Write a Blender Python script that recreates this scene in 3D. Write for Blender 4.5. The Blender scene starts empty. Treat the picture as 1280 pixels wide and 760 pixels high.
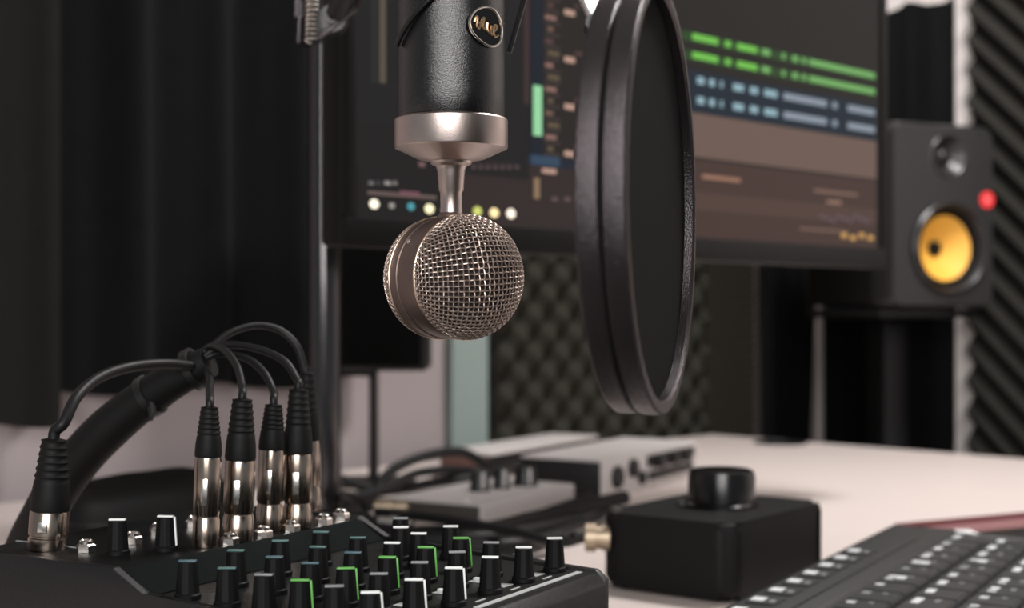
import bpy, bmesh, math, random
from mathutils import Vector, Matrix, Euler
random.seed(7)
sc = bpy.context.scene
COL = sc.collection
PI = math.pi
F, HX, HY = 1750.0, 640.0, 392.0     # focal length in pixels (1280 wide), column and row of the eye-level point
CZ, DZ = 0.94, 0.74                  # camera height, desk top height

def P(px, py, d):                    # a point of the place from where it is seen and how far away it stands
    return Vector(((px - HX) / F * d, d, CZ + (HY - py) / F * d))

# ------------------------------------------------------------------ materials
def lin(c):
    return tuple((v / 255 / 12.92) if v / 255 <= .04045 else ((v / 255 + .055) / 1.055) ** 2.4 for v in c)

def mat(name, rgb, rough=.5, metal=0., noise=.12, scale=60., bump=0., bscale=200., spec=.5, coat=0., sheen=0.):
    m = bpy.data.materials.new(name); m.use_nodes = True
    nt = m.node_tree; b = nt.nodes['Principled BSDF']
    c = lin(rgb)
    tc = nt.nodes.new('ShaderNodeTexCoord')
    n = nt.nodes.new('ShaderNodeTexNoise'); n.inputs['Scale'].default_value = scale; n.inputs['Detail'].default_value = 4
    nt.links.new(tc.outputs['Object'], n.inputs['Vector'])
    r = nt.nodes.new('ShaderNodeMix'); r.data_type = 'RGBA'
    r.inputs[6].default_value = tuple(v * (1 - noise) for v in c) + (1,)
    r.inputs[7].default_value = tuple(min(1, v * (1 + noise)) for v in c) + (1,)
    nt.links.new(n.outputs['Fac'], r.inputs[0]); nt.links.new(r.outputs[2], b.inputs['Base Color'])
    b.inputs['Roughness'].default_value = rough; b.inputs['Metallic'].default_value = metal
    b.inputs['Specular IOR Level'].default_value = spec
    b.inputs['Coat Weight'].default_value = coat
    if sheen: b.inputs['Sheen Weight'].default_value = sheen
    if bump:
        n2 = nt.nodes.new('ShaderNodeTexNoise'); n2.inputs['Scale'].default_value = bscale
        nt.links.new(tc.outputs['Object'], n2.inputs['Vector'])
        bp = nt.nodes.new('ShaderNodeBump'); bp.inputs['Strength'].default_value = bump; bp.inputs['Distance'].default_value = .001
        nt.links.new(n2.outputs['Fac'], bp.inputs['Height']); nt.links.new(bp.outputs['Normal'], b.inputs['Normal'])
    return m

def emit(name, rgb, s=1.0):
    m = bpy.data.materials.new(name); m.use_nodes = True
    b = m.node_tree.nodes['Principled BSDF']
    b.inputs['Base Color'].default_value = (.004, .004, .004, 1); b.inputs['Roughness'].default_value = .35
    b.inputs['Specular IOR Level'].default_value = .03
    b.inputs['Emission Color'].default_value = lin(rgb) + (1,); b.inputs['Emission Strength'].default_value = s
    return m

M = {}
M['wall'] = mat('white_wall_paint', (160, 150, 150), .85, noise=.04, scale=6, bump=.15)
M['wall_strip'] = mat('grey_green_tone', (136, 150, 146), .7, noise=.05, scale=8)  # even grey-green tone for the narrow wall strip
M['floor'] = mat('grey_carpet', (60, 56, 54), .95, noise=.3, scale=300, bump=.5)
M['ceil'] = mat('ceiling_paint', (180, 178, 174), .9)
M['desk'] = mat('cream_laminate', (220, 208, 202), .42, noise=.03, scale=14, bump=.05, bscale=500)
M['deskedge'] = mat('dark_edge_band', (70, 48, 40), .6)
M['curtain'] = mat('black_drape', (26, 26, 27), .95, spec=.2, noise=.25, scale=40, bump=.4, bscale=900, sheen=.05)
M['olive'] = mat('olive_drape', (32, 31, 27), .95, noise=.2, scale=40, bump=.4, bscale=900)
M['foam'] = mat('charcoal_foam', (47, 46, 40), .97, spec=.2, noise=.2, scale=400, bump=.5, bscale=1200)
M['foamb'] = mat('brown_foam', (52, 48, 40), .97, spec=.2, noise=.2, scale=400, bump=.5, bscale=1200)
M['foamr'] = mat('dark_foam', (40, 39, 35), .97, spec=.2, noise=.2, scale=400, bump=.5, bscale=1200)
M['black'] = mat('black_plastic', (13, 13, 14), .42, noise=.1, scale=200, bump=.1, bscale=900)
M['blackgloss'] = mat('black_gloss', (10, 10, 11), .22, noise=.05)
M['chrome'] = mat('black_chrome', (84, 82, 83), .14, .9, noise=.03)
M['bezel'] = mat('monitor_plastic', (9, 9, 9), .5, noise=.05, spec=.2)
M['wallr'] = mat('lightened_wall', (224, 216, 212), .85, noise=.04, scale=6)  # same white wall, missing lamp light put into a lighter colour
M['knobmat'] = mat('knob_plastic', (10, 10, 11), .6, noise=.1, spec=.2)
M['rubber'] = mat('black_rubber', (13, 13, 13), .6, spec=.22, noise=.1, scale=300)
M['cable'] = mat('cable_jacket', (15, 15, 16), .5, noise=.05, spec=.3)
M['micblack'] = mat('mic_powder_coat', (9, 9, 10), .24, noise=.15, scale=900, bump=.27, bscale=2100, spec=.9)
M['nickel'] = mat('warm_satin_nickel', (196, 182, 176), .33, 1.0, noise=.06, scale=300, bump=.1, bscale=2500)
M['bronze'] = mat('brown_satin_metal', (120, 104, 98), .4, .85, noise=.1, scale=200, bump=.1, bscale=2500)
M['wire'] = mat('grille_wire', (184, 168, 158), .42, .9, noise=.05)
M['rim'] = mat('band_rim', (214, 192, 172), .3, 1.0, noise=.05)
M['core'] = mat('grille_inner_foam', (44, 36, 34), .95, noise=.2, scale=500)
M['hoop'] = mat('satin_black_hoop', (66, 61, 63), .24, .75, noise=.12, scale=700, bump=.35, bscale=1800, spec=.7)
M['mesh'] = mat('black_nylon_screen', (10, 10, 10), .95, spec=.12, noise=.2, scale=1500, bump=.4, bscale=3000)
M['gold'] = mat('aged_gold', (214, 180, 142), .3, 1.0)
M['silver'] = mat('polished_silver', (225, 220, 214), .2, 1.0, noise=.03)
M['alu'] = mat('brushed_aluminium', (196, 190, 188), .5, .1, noise=.06, scale=80)
M['aludark'] = mat('grey_end_panel', (62, 60, 57), .6, .2)
M['redbrown'] = mat('red_brown_panel', (120, 86, 80), .6)
M['shell'] = mat('brown_nickel_shell', (168, 154, 142), .22, 1.0, noise=.1, scale=120)
M['panel'] = mat('mixer_panel', (11, 12, 12), .42, spec=.3, noise=.15, scale=120, bump=.2, bscale=900)
M['facet'] = mat('dark_teal_panel', (14, 24, 23), .7, spec=.12, noise=.1)
M['print'] = mat('panel_print', (190, 192, 190), .5)
M['yellow'] = mat('yellow_cone', (250, 186, 78), .45, noise=.08, scale=300)
M['spk'] = mat('speaker_vinyl', (40, 39, 40), .32, noise=.1, scale=400, bump=.2, bscale=900)
M['kbd'] = mat('keyboard_plastic', (38, 40, 41), .5, noise=.08, scale=300, bump=.1)
M['key'] = mat('key_plastic', (44, 46, 47), .45, noise=.06, scale=300)
M['legend'] = mat('key_legend', (222, 226, 226), .5)
M['legendg'] = mat('grey_legend', (130, 134, 134), .5)
M['red'] = mat('red_cover', (96, 38, 40), .6)
M['mauve'] = mat('mauve_cover', (134, 92, 92), .6)
M['white'] = mat('white_card', (225, 225, 225), .6)
M['jack'] = mat('pale_brass_plug', (176, 160, 138), .42, .8)
for n, c in dict(white=(235, 238, 236), blue=(66, 94, 104), teal=(70, 104, 102), green=(96, 170, 78), grey=(140, 142, 144)).items():
    M['cap_' + n] = mat('knob_marker_' + n, c, .45, noise=.02)

# ------------------------------------------------------------------ mesh helpers
def new(): return bmesh.new()

def obj(name, bm, m, parent=None, smooth=True, local=False):
    me = bpy.data.meshes.new(name)
    if parent is not None and not local:
        bm.transform(basis(parent).inverted())
    bmesh.ops.recalc_face_normals(bm, faces=bm.faces)
    bm.to_mesh(me); bm.free()
    for x in (m if isinstance(m, (list, tuple)) else [m]): me.materials.append(x)
    if smooth:
        for p in me.polygons: p.use_smooth = True
        me.set_sharp_from_angle(angle=math.radians(38))
    o = bpy.data.objects.new(name, me); COL.objects.link(o)
    if parent is not None: o.parent = parent
    return o

def basis(o):
    b = Matrix.Translation(o.location) @ o.rotation_euler.to_matrix().to_4x4()
    return (basis(o.parent) @ b) if o.parent else b

def tag(o, label, cat, group=None, kind=None):
    o['label'] = label; o['category'] = cat
    if group: o['group'] = group
    if kind: o['kind'] = kind
    return o

def thing(name, label, cat, loc=(0, 0, 0), rz=0., group=None):
    o = bpy.data.objects.new(name, None); COL.objects.link(o)
    o.empty_display_size = .02
    o.location = loc; o.rotation_euler = (0, 0, rz)
    return tag(o, label, cat, group)

def struct(name, bm, m):
    o = obj(name, bm, m, smooth=False); o['kind'] = 'structure'; return o

def copy_tree(o, parent=None):
    c = o.copy(); COL.objects.link(c); c.parent = parent
    for ch in [x for x in bpy.data.objects if x.parent == o and x != c]:
        copy_tree(ch, c)
    return c

def frame(origin, ax, az=(0, 0, 1)):     # x axis along ax, z about az
    x = Vector(ax).normalized(); z = Vector(az); z = (z - z.dot(x) * x).normalized(); y = z.cross(x)
    m = Matrix((x, y, z)).transposed().to_4x4(); m.translation = Vector(origin); return m

def box(bm, c, s, mtx=None, bev=0., seg=2, mi=0):
    t = new()
    bmesh.ops.create_cube(t, size=1)
    bmesh.ops.scale(t, vec=s, verts=t.verts)
    if bev: bmesh.ops.bevel(t, geom=t.edges[:], offset=bev, segments=seg, affect='EDGES', profile=.5)
    bmesh.ops.translate(t, vec=c, verts=t.verts)
    merge(bm, t, mtx, mi)

def merge(bm, t, mtx=None, mi=0):
    if mtx is not None: t.transform(mtx)
    vm = [bm.verts.new(v.co) for v in t.verts]
    t.verts.index_update()
    for f in t.faces:
        try:
            g = bm.faces.new([vm[v.index] for v in f.verts]); g.material_index = mi if mi else f.material_index
        except ValueError: pass
    t.free()

def lathe(bm, prof, n=48, mtx=None, mi=0, closed=False, mod=None):   # prof: (r, z), about z
    t = new(); rings = []
    for r, z in prof:
        if r < 1e-6: rings.append([t.verts.new((0, 0, z))])
        else: rings.append([t.verts.new((r * math.cos(2 * PI * i / n), r * math.sin(2 * PI * i / n), z)) for i in range(n)])
    prs = list(zip(rings, rings[1:])) + ([(rings[-1], rings[0])] if closed else [])
    for a, b in prs:
        for i in range(n):
            j = (i + 1) % n
            if len(a) == 1 and len(b) == 1: continue
            if len(a) == 1: t.faces.new((a[0], b[i], b[j]))
            elif len(b) == 1: t.faces.new((a[i], a[j], b[0]))
            else: t.faces.new((a[i], a[j], b[j], b[i]))
    merge(bm, t, mtx, mi)

def tube(bm, pts, r, n=10, mtx=None, mi=0, closed=False):
    pts = [Vector(p) for p in pts]; t = new(); rings = []
    N = len(pts); up = None
    for i, p in enumerate(pts):
        if closed: d = pts[(i + 1) % N] - pts[i - 1]
        else: d = pts[min(i + 1, N - 1)] - pts[max(i - 1, 0)]
        d.normalize()
        if up is None:
            up = Vector((0, 0, 1)) if abs(d.z) < .9 else Vector((1, 0, 0))
        up = (up - up.dot(d) * d).normalized(); s = d.cross(up)
        rr = r[i] if isinstance(r, (list, tuple)) else r
        rings.append([t.verts.new(p + rr * (math.cos(2 * PI * k / n) * up + math.sin(2 * PI * k / n) * s)) for k in range(n)])
    for i in range(N if closed else N - 1):
        a, b = rings[i], rings[(i + 1) % N]
        for k in range(n):
            t.faces.new((a[k], a[(k + 1) % n], b[(k + 1) % n], b[k]))
    if not closed:
        t.faces.new(rings[0]); t.faces.new(rings[-1][::-1])
    merge(bm, t, mtx, mi)

def spline(ctrl, n=10):                  # Catmull-Rom through the given points
    c = [Vector(p) for p in ctrl]; c = [2 * c[0] - c[1]] + c + [2 * c[-1] - c[-2]]; out = []
    for i in range(1, len(c) - 2):
        a, b, d, e = c[i - 1:i + 3]
        for k in range(n):
            t = k / n
            out.append(.5 * ((2 * b) + (d - a) * t + (2 * a - 5 * b + 4 * d - e) * t * t + (3 * b - a - 3 * d + e) * t ** 3))
    out.append(c[-2]); return out

def prism(bm, poly, z0, z1, mtx=None, mi=0, bev=0.):
    t = new()
    lo = [t.verts.new((x, y, z0)) for x, y in poly]; hi = [t.verts.new((x, y, z1)) for x, y in poly]
    t.faces.new(lo[::-1]); t.faces.new(hi)
    for i in range(len(poly)):
        j = (i + 1) % len(poly); t.faces.new((lo[i], lo[j], hi[j], hi[i]))
    if bev: bmesh.ops.bevel(t, geom=t.edges[:], offset=bev, segments=2, affect='EDGES', profile=.5)
    merge(bm, t, mtx, mi)

def rrect(w, h, r, n=6):
    out = []
    for cx, cy, a0 in ((w / 2 - r, h / 2 - r, 0), (-w / 2 + r, h / 2 - r, 90), (-w / 2 + r, -h / 2 + r, 180), (w / 2 - r, -h / 2 + r, 270)):
        for k in range(n + 1):
            a = math.radians(a0 + 90 * k / n); out.append((cx + r * math.cos(a), cy + r * math.sin(a)))
    return out

# ------------------------------------------------------------------ room
aU = math.radians(46)
U = Vector((math.sin(aU), math.cos(aU), 0)); V = Vector((-math.cos(aU), math.sin(aU), 0))
DC = Vector((.331, 2.318, 0))                       # far corner of the desk
K = DC + .38 * U + .05 * V                          # corner of the room
Z = Vector((0, 0, 1))

def onwall(px, left=True):                          # distance along the wall from the room corner
    tn = (px - HX) / F; d = (-U if left else -V)
    return (tn * K.y - K.x) / (d.x - tn * d.y)

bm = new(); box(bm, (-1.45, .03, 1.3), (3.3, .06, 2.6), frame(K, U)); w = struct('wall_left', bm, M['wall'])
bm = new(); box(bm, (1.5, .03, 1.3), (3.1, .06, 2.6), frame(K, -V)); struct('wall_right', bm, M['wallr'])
bm = new(); box(bm, (0, .8, -.03), (7, 6.5, .06)); struct('floor', bm, M['floor'])
bm = new(); box(bm, (0, .8, 2.63), (7, 6.5, .06)); struct('ceiling', bm, M['ceil'])
t0, t1 = onwall(602), onwall(556)
bm = new(); box(bm, (-(t0 + t1) / 2, -.008, 1.3), (t1 - t0, .016, 2.6), frame(K, U), bev=.004); struct('trim_1', bm, M['wall_strip'])
bm = new(); box(bm, (-1.45, -.008, .05), (3.1, .016, .1), frame(K, U)); struct('baseboard_left', bm, M['wall'])

def curtain(name, label, left, ta, tb, z0, z1, m, amp=.014, pitch=.055, off=.03, shear=0., seed=1, group='black curtains on the walls'):
    rnd = random.Random(seed); d = (-U if left else -V); nrm = (-V if left else -U)
    n = max(24, int((tb - ta) / .004)); rows = 14; bmm = new(); g = []
    ph = [rnd.uniform(0, 6) for _ in range(4)]
    for j in range(rows + 1):
        fz = j / rows; row = []
        for i in range(n + 1):
            s = i / n; t = ta + s * (tb - ta) + shear * (1 - s) * (1 - fz)
            q = t * 2 * PI / pitch
            a = amp * (1.15 - .35 * fz)
            y = off + a * (math.sin(q + .5 * math.sin(fz * 3 + ph[0]) + ph[1] * .3) * .7 + .35 * math.sin(q * .47 + ph[2]) + .2 * math.sin(q * 1.9 + ph[3]))
            zz = z0 + fz * (z1 - z0) + (.006 * math.sin(q * .5 + 1) if j in (0, rows) else 0)
            row.append(bmm.verts.new(K + d * t + nrm * y + Z * zz))
        g.append(row)
    for j in range(rows):
        for i in range(n): bmm.faces.new((g[j][i], g[j][i + 1], g[j + 1][i + 1], g[j + 1][i]))
    bmesh.ops.solidify(bmm, geom=bmm.faces[:], thickness=.002)
    return tag(obj(name, bmm, m), label, 'curtain')

hem = CZ - .087
curtain('curtain', 'wide black pleated curtain hanging behind the cables on the left wall', True, onwall(448), onwall(44), hem, 2.4, M['curtain'], seed=3, pitch=.11, amp=.02, off=.036)
curtain('curtain', 'dark olive curtain at the far left edge, hanging slightly lower than the black one', True, onwall(47), onwall(-160), CZ - .117, 2.4, M['olive'], seed=5, pitch=.09, off=.052)
curtain('curtain', 'black curtain in the room corner, between the ridged foam panel and the pale wall sliver', True, .015, onwall(936), .05, 2.3, M['curtain'], seed=8, pitch=.05, shear=.06, amp=.01)
curtain('curtain', 'black curtain below and above the yellow coned speaker, edged by pale wall', False, .032, onwall(1204, False), .05, CZ + .538, M['curtain'], seed=11, pitch=.05, amp=.009, off=.03)

def foam(name, label, left, ta, tb, z0, z1, hf, m, depth=.035, step=.005):
    d = (-U if left else -V); nrm = (-V if left else -U); bmm = new()
    nx, nz = int((tb - ta) / step), int((z1 - z0) / step); g = []
    for j in range(nz + 1):
        row = []
        for i in range(nx + 1):
            t = i * step; z = j * step
            e = 0 if i in (0, nx) or j in (0, nz) else .012 + depth * hf(t, z)
            row.append(bmm.verts.new(K + d * (ta + t) + nrm * (e + .001) + Z * (z0 + z)))
        g.append(row)
    for j in range(nz):
        for i in range(nx): bmm.faces.new((g[j][i], g[j][i + 1], g[j + 1][i + 1], g[j + 1][i]))
    bmm.faces.new([g[0][0], g[nz][0], g[nz][nx], g[0][nx]])
    return tag(obj(name, bmm, m), label, 'acoustic foam')

def egg(t, z):
    p = .029
    return .5 + .5 * math.cos(PI * t / p) * math.cos(PI * z / p)
def tri(x): x = x % 1; return 1 - abs(2 * x - 1)
foam('acoustic_foam_panel', 'charcoal egg-crate acoustic foam panel behind and below the round mesh microphone head', True, onwall(868), onwall(603) - .001, .70, 1.7, egg, M['foam'], .026)
foam('acoustic_foam_panel', 'brownish foam panel with fine horizontal ridges, right of the pop filter', True, onwall(936) + .001, onwall(868) - .001, .70, 1.7, lambda t, z: tri(z / .0135), M['foamb'], .012, .0027)
foam('acoustic_foam_panel', 'dark foam panel with diagonal wedge ridges at the right edge of the picture', False, onwall(1219, False), onwall(1219, False) + .6, .60, 1.9, lambda t, z: tri((t + z) / .052), M['foamr'], .028, .006)

# ------------------------------------------------------------------ desk
desk = thing('desk', 'cream laminate corner desk carrying all the audio gear', 'desk', (DC.x - .3, DC.y - 1.2, 0), 0)
FD = frame(DC + Z * DZ, U)      # x along U (negative = towards the left wall end), y along V
bm = new(); prism(bm, [(0, 0), (-2.3, 0), (-2.3, -.95), (-1.35, -1.05), (-.85, -1.55), (-.85, -2.1), (0, -2.1)], -.028, 0, FD, bev=.002)
obj('desktop', bm, M['desk'], desk)
bm = new()
box(bm, (-1.15, .0008, -.014), (2.3, .0016, .026), FD); box(bm, (.0008, -1.05, -.014), (.0016, 2.1, .026), FD)
obj('edge_band', bm, M['deskedge'], desk)
for x, y in ((-.08, -.08), (-2.2, -.08), (-2.2, -.85), (-.08, -2.0), (-.75, -2.0)):
    bm = new(); box(bm, (x, y, -(DZ + .028) / 2), (.05, .05, DZ - .028), FD, bev=.004); o = obj('leg', bm, M['black'], desk)
g = P(975, 554, .2 * F / (554 - HY))
bm = new()
lathe(bm, [(.041, 0), (.041, .0025), (.036, .0035), (.033, .0008), (0, .0008)], 40, Matrix.Translation((g.x, g.y, DZ)))
obj('cable_grommet', bm, M['black'], desk)

# ------------------------------------------------------------------ monitor
TL = -.1114; dl = 1.017                                # left edge of the lit screen
S0 = Vector((TL * dl, dl, 0)); SW = .71
def scr(px, py):                                       # position on the screen plane: along U, height
    tn = (px - HX) / F
    s = (tn * S0.y - S0.x) / (U.x - tn * U.y)
    d = S0.y + s * U.y
    return s, CZ + (HY - py) / F * d
zb = scr(1090, 310)[1]; zt = zb + .40
mon = thing('computer_monitor', 'large black computer monitor showing a dark audio editing timeline', 'monitor', (S0 + U * SW / 2 + Z * zb), 0)
FM = frame(S0, U)                                      # x along screen, y away from the viewer, z up
bm = new(); box(bm, (SW / 2, .016, (zb + zt) / 2 - .004), (SW + .022, .026, zt - zb + .034), FM, bev=.004)
box(bm, (SW / 2, .04, (zb + zt) / 2), (SW * .7, .03, .26), FM, bev=.01)
obj('housing', bm, M['bezel'], mon)
bm = new()
b_ = .011
for (cx, cz, sx, sz) in ((SW / 2, zb - .0105, SW + 2 * b_, .021), (SW / 2, zt + .005, SW + 2 * b_, .01), (-b_ / 2, (zb + zt) / 2, b_, zt - zb), (SW + b_ / 2, (zb + zt) / 2, b_, zt - zb)):
    box(bm, (cx, .002, cz), (sx, .008, sz), FM, bev=.001)
obj('bezel', bm, M['bezel'], mon)
# the picture on the screen: flat coloured patches on the panel
SM = []; SI = {}
def sm(rgb, s=1.):
    k = (rgb, s)
    if k not in SI: SI[k] = len(SM); SM.append(emit('screen_colour', rgb, s))
    return SI[k]
bms = new()
def patch(s0, s1, z0, z1, rgb, lay=1, s=1.):
    y = .0008 - lay * .00012; s0 = max(0, s0); s1 = min(SW, s1); z0 = max(zb, z0); z1 = min(zt, z1)
    if s1 <= s0 or z1 <= z0: return
    vs = [bms.verts.new(FM @ Vector(p)) for p in ((s0, y, z0), (s1, y, z0), (s1, y, z1), (s0, y, z1))]
    bms.faces.new(vs).material_index = sm(rgb, s)
def R_(x0, x1, yt, yb, rgb, lay=2, ref=None, s=1.):     # photo columns x0..x1, rows at the reference column
    r = ref if ref is not None else x0
    patch(scr(x0, 0)[0], scr(x1, 0)[0], scr(r, yb)[1], scr(r, yt)[1], rgb, lay, s)
patch(0, SW, zb, zt, (33, 32, 32), 0)
R_(447, 662, -60, 205, (37, 36, 37), 1)
R_(475, 483, -40, 103, (88, 80, 70), 2); R_(464, 473, -40, 103, (44, 45, 44), 2)
R_(656, 662, -40, 130, (66, 52, 52), 2); R_(664, 680, -40, 200, (34, 38, 47), 2)
R_(667, 678, 106, 169, (152, 214, 162), 3)
R_(680, 735, -40, 196, (44, 40, 38), 1)
rr = random.Random(4)
for k in range(14):
    y = -12 + 15 * k
    w = rr.choice((10, 14, 18)); c = rr.choice(((120, 96, 84), (146, 112, 104), (104, 90, 72), (96, 70, 72)))
    R_(682 + (k % 2) * 3, 682 + w, y, y + 5, c, 3)
    R_(682, 701, y + 7, y + 11, (64, 56, 54), 2)
for y in (11, 70, 129, 188): R_(706, 719, y, y + 7, (186, 152, 136), 3); R_(719, 732, y - 6, y - 2, (90, 66, 64), 2)
R_(660, 740, 194, 206, (38, 43, 54), 2); R_(664, 700, 193, 205, (56, 74, 94), 3)
R_(450, 742, 206, 300, (54, 46, 44), 1, ref=664); R_(450, 560, 150, 290, (36, 34, 34), 2)
R_(678, 696, 210, 216, (186, 150, 136), 3); R_(668, 675, 222, 248, (140, 116, 92), 3)
for x in (690, 706, 720): R_(x, x + 8, 246, 251, (98, 82, 80), 3)
for x in range(590, 652, 9): R_(x, x + 5, 206, 211, (86, 72, 74), 3)
R_(524, 532, 202, 208, (120, 92, 92), 3)
for x, w, c in ((461, 7, (110, 108, 108)), (471, 5, (70, 68, 70)), (481, 8, (150, 146, 144)), (491, 6, (120, 116, 114))): R_(x, x + w, 226, 231, c, 3)
R_(460, 546, 238, 243, (104, 88, 84), 3); R_(500, 525, 238, 243, (118, 80, 92), 4)
def disc(px, py, rpx, rgb, s=1.):
    s0, z0 = scr(px, py); d = S0.y + s0 * U.y; r = rpx / F * d; n = 20
    vs = [bms.verts.new(FM @ Vector((s0 + r * 1.25 * math.cos(2 * PI * i / n), .0002, z0 + r * math.sin(2 * PI * i / n)))) for i in range(n)]
    bms.faces.new(vs).material_index = sm(rgb, s)
for a in ((468, 255, 6, (255, 246, 222), 1.5), (490, 257, 4, (150, 146, 140), 1.), (514, 258, 5, (78, 150, 160), 1.1), (537, 261, 6, (250, 240, 196), 1.4),
          (557, 262, 5, (200, 180, 150), 1.), (597, 264, 6, (198, 204, 110), 1.2), (618, 266, 6, (255, 230, 170), 1.4), (639, 267, 6, (255, 240, 220), 1.5)): disc(*a)
# right half of the timeline
R_(740, 1100, -80, 300, (43, 40, 38), 1, ref=870)
for y in (41, 64):
    R_(760, 1096, y, y + 12, (50, 74, 44), 2, ref=870)
    for x0, x1 in ((866, 898), (907, 914), (922, 947), (953, 963), (978, 982), (991, 998), (1003, 1008), (1012, 1094)):
        R_(x0, x1, y + 1, y + 9, (118, 196, 84) if x0 < 950 else (120, 178, 104), 3, ref=870)
R_(760, 1096, 88, 140, (38, 46, 56), 2, ref=870)
for y in (95, 120):
    for x0, x1 in ((872, 881), (887, 894), (901, 904), (917, 930), (938, 948), (956, 972), (980, 1034), (1041, 1047), (1060, 1094)):
        R_(x0, x1, y, y + 9, (146, 176, 186) if x0 < 975 else (140, 150, 162), 3, ref=870)
R_(740, 1096, 141, 196, (110, 91, 83), 2, ref=870)
R_(740, 1096, 199, 302, (74, 58, 54), 2, ref=870); R_(740, 1096, 240, 262, (84, 66, 60), 3, ref=870)
R_(878, 926, 217, 222, (158, 118, 98), 4, ref=870); R_(1018, 1072, 236, 240, (126, 100, 88), 4, ref=1018); R_(1034, 1052, 250, 254, (150, 120, 104), 4)
for k in range(9): R_(1026 + 7 * k, 1030 + 7 * k, 268 + (k % 3) * 3, 272 + (k % 3) * 3, (104, 92, 104), 4)
for k in range(4): R_(1052 + 11 * k, 1059 + 11 * k, 291 + (k % 2) * 3, 297 + (k % 2) * 3, (206, 158, 92), 4)
R_(1000, 1060, 284, 287, (120, 96, 84), 4)
me_screen = obj('screen', bms, SM, mon, smooth=False)

# monitor arm: pole standing on the desk behind the monitor
pp = P(406, 600, 1.30)
arm = thing('monitor_arm', 'thick black glossy pole rising left of the monitor, holding it from behind', 'monitor arm', (pp.x, pp.y, DZ))
bm = new(); lathe(bm, [(0, 0.0004), (.045, .0004), (.045, .012), (.04, .016), (.0, .016)], 40, Matrix.Translation((pp.x, pp.y, DZ))); obj('base', bm, M['black'], arm)
bm = new(); lathe(bm, [(0, .016), (.0155, .016), (.0155, .82), (0, .82)], 40, Matrix.Translation((pp.x, pp.y, DZ))); obj('pole', bm, M['chrome'], arm)
q = -V; h = 1.22
tp = Vector((pp.x, pp.y, h)); ta_ = tp + q * .17 + U * .03
bm = new(); tube(bm, spline([tp, tp + q * .07 + U * .02, ta_], 6), .013, 12); obj('arm', bm, M['black'], arm)
bm = new(); lathe(bm, [(0, -.03), (.023, -.03), (.023, .03), (0, .03)], 32, Matrix.Translation(tp)); obj('collar', bm, M['black'], arm)

# black speaker cabinet on a thin post
bp = P(467, 606, .2 * F / (606 - HY))
sp = thing('small_speaker', 'plain black box speaker on a thin post, below the left end of the monitor', 'speaker', (bp.x, bp.y, DZ))
zlo = P(467, 464, bp.y - .05).z
bm = new(); lathe(bm, [(0, 0.0004), (.05, .0004), (.05, .006), (.006, .01), (.0055, zlo - DZ), (0, zlo - DZ)], 32, Matrix.Translation((bp.x, bp.y, DZ))); obj('post', bm, M['black'], sp)
bm = new(); box(bm, (bp.x, bp.y, zlo + .14), (.130, .11, .28), None, bev=.004); obj('cabinet', bm, M['black'], sp)
bm = new(); box(bm, (bp.x, bp.y - .058, zlo + .14), (.120, .006, .268), None, bev=.002); obj('grille', bm, M['mesh'], sp)

# ------------------------------------------------------------------ studio monitor speaker
SD = Vector((.914, .406, 0)).normalized()
sl = P(1112, 385, 2.10); sw, sh = .200, .282
FS = frame(Vector((sl.x, sl.y, sl.z)), SD)       # x along the face, y away, z up
ctr = sl + SD * sw / 2
spk = thing('studio_speaker', 'black studio speaker with a yellow cone and a glowing red ring badge', 'speaker', (ctr.x, ctr.y, sl.z))
bm = new()
box(bm, (sw / 2, .1285, sh / 2), (sw - .01, .176, sh - .006), FS, bev=.008)
obj('cabinet', bm, M['black'], spk)
# baffle with two round openings
def baffle():
    t = new(); N = 72; wx, wz, wr = sw * .54, .092, .068; tx, tz, tr = sw * .54, .232, .033
    poly = [(x + sw / 2, y + sh / 2) for x, y in rrect(sw, sh, .018, 6)]
    for z0 in (0,):
        ov = [t.verts.new((x, .006, z)) for x, z in poly]
        iv = [t.verts.new((sw / 2 + (x - sw / 2) * .955, -.004, sh / 2 + (z - sh / 2) * .965)) for x, z in poly]
        bv = [t.verts.new((x, .044, z)) for x, z in poly]
        n = len(poly)
        for i in range(n):
            j = (i + 1) % n
            t.faces.new((ov[i], ov[j], iv[j], iv[i])); t.faces.new((bv[i], bv[j], ov[j], ov[i]))
        edges = [t.edges.get((iv[i], iv[(i + 1) % n])) for i in range(n)]
        for cx, cz, r in ((wx, wz, wr), (tx, tz, tr)):
            ring = [t.verts.new((cx + r * math.cos(2 * PI * i / N), -.004, cz + r * math.sin(2 * PI * i / N))) for i in range(N)]
            edges += [t.edges.new((ring[i], ring[(i + 1) % N])) for i in range(N)]
        bmesh.ops.triangle_fill(t, edges=edges, use_beauty=True)
    return t
bm = new(); merge(bm, baffle(), FS); obj('front_baffle', bm, M['spk'], spk)
def ring_y(cx, cz, prof, name, m, parent, n=56):
    b2 = new(); lathe(b2, prof, n, FS @ Matrix.Translation((cx, 0, cz)) @ Matrix.Rotation(PI / 2, 4, 'X')); return obj(name, b2, m, parent)
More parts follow.
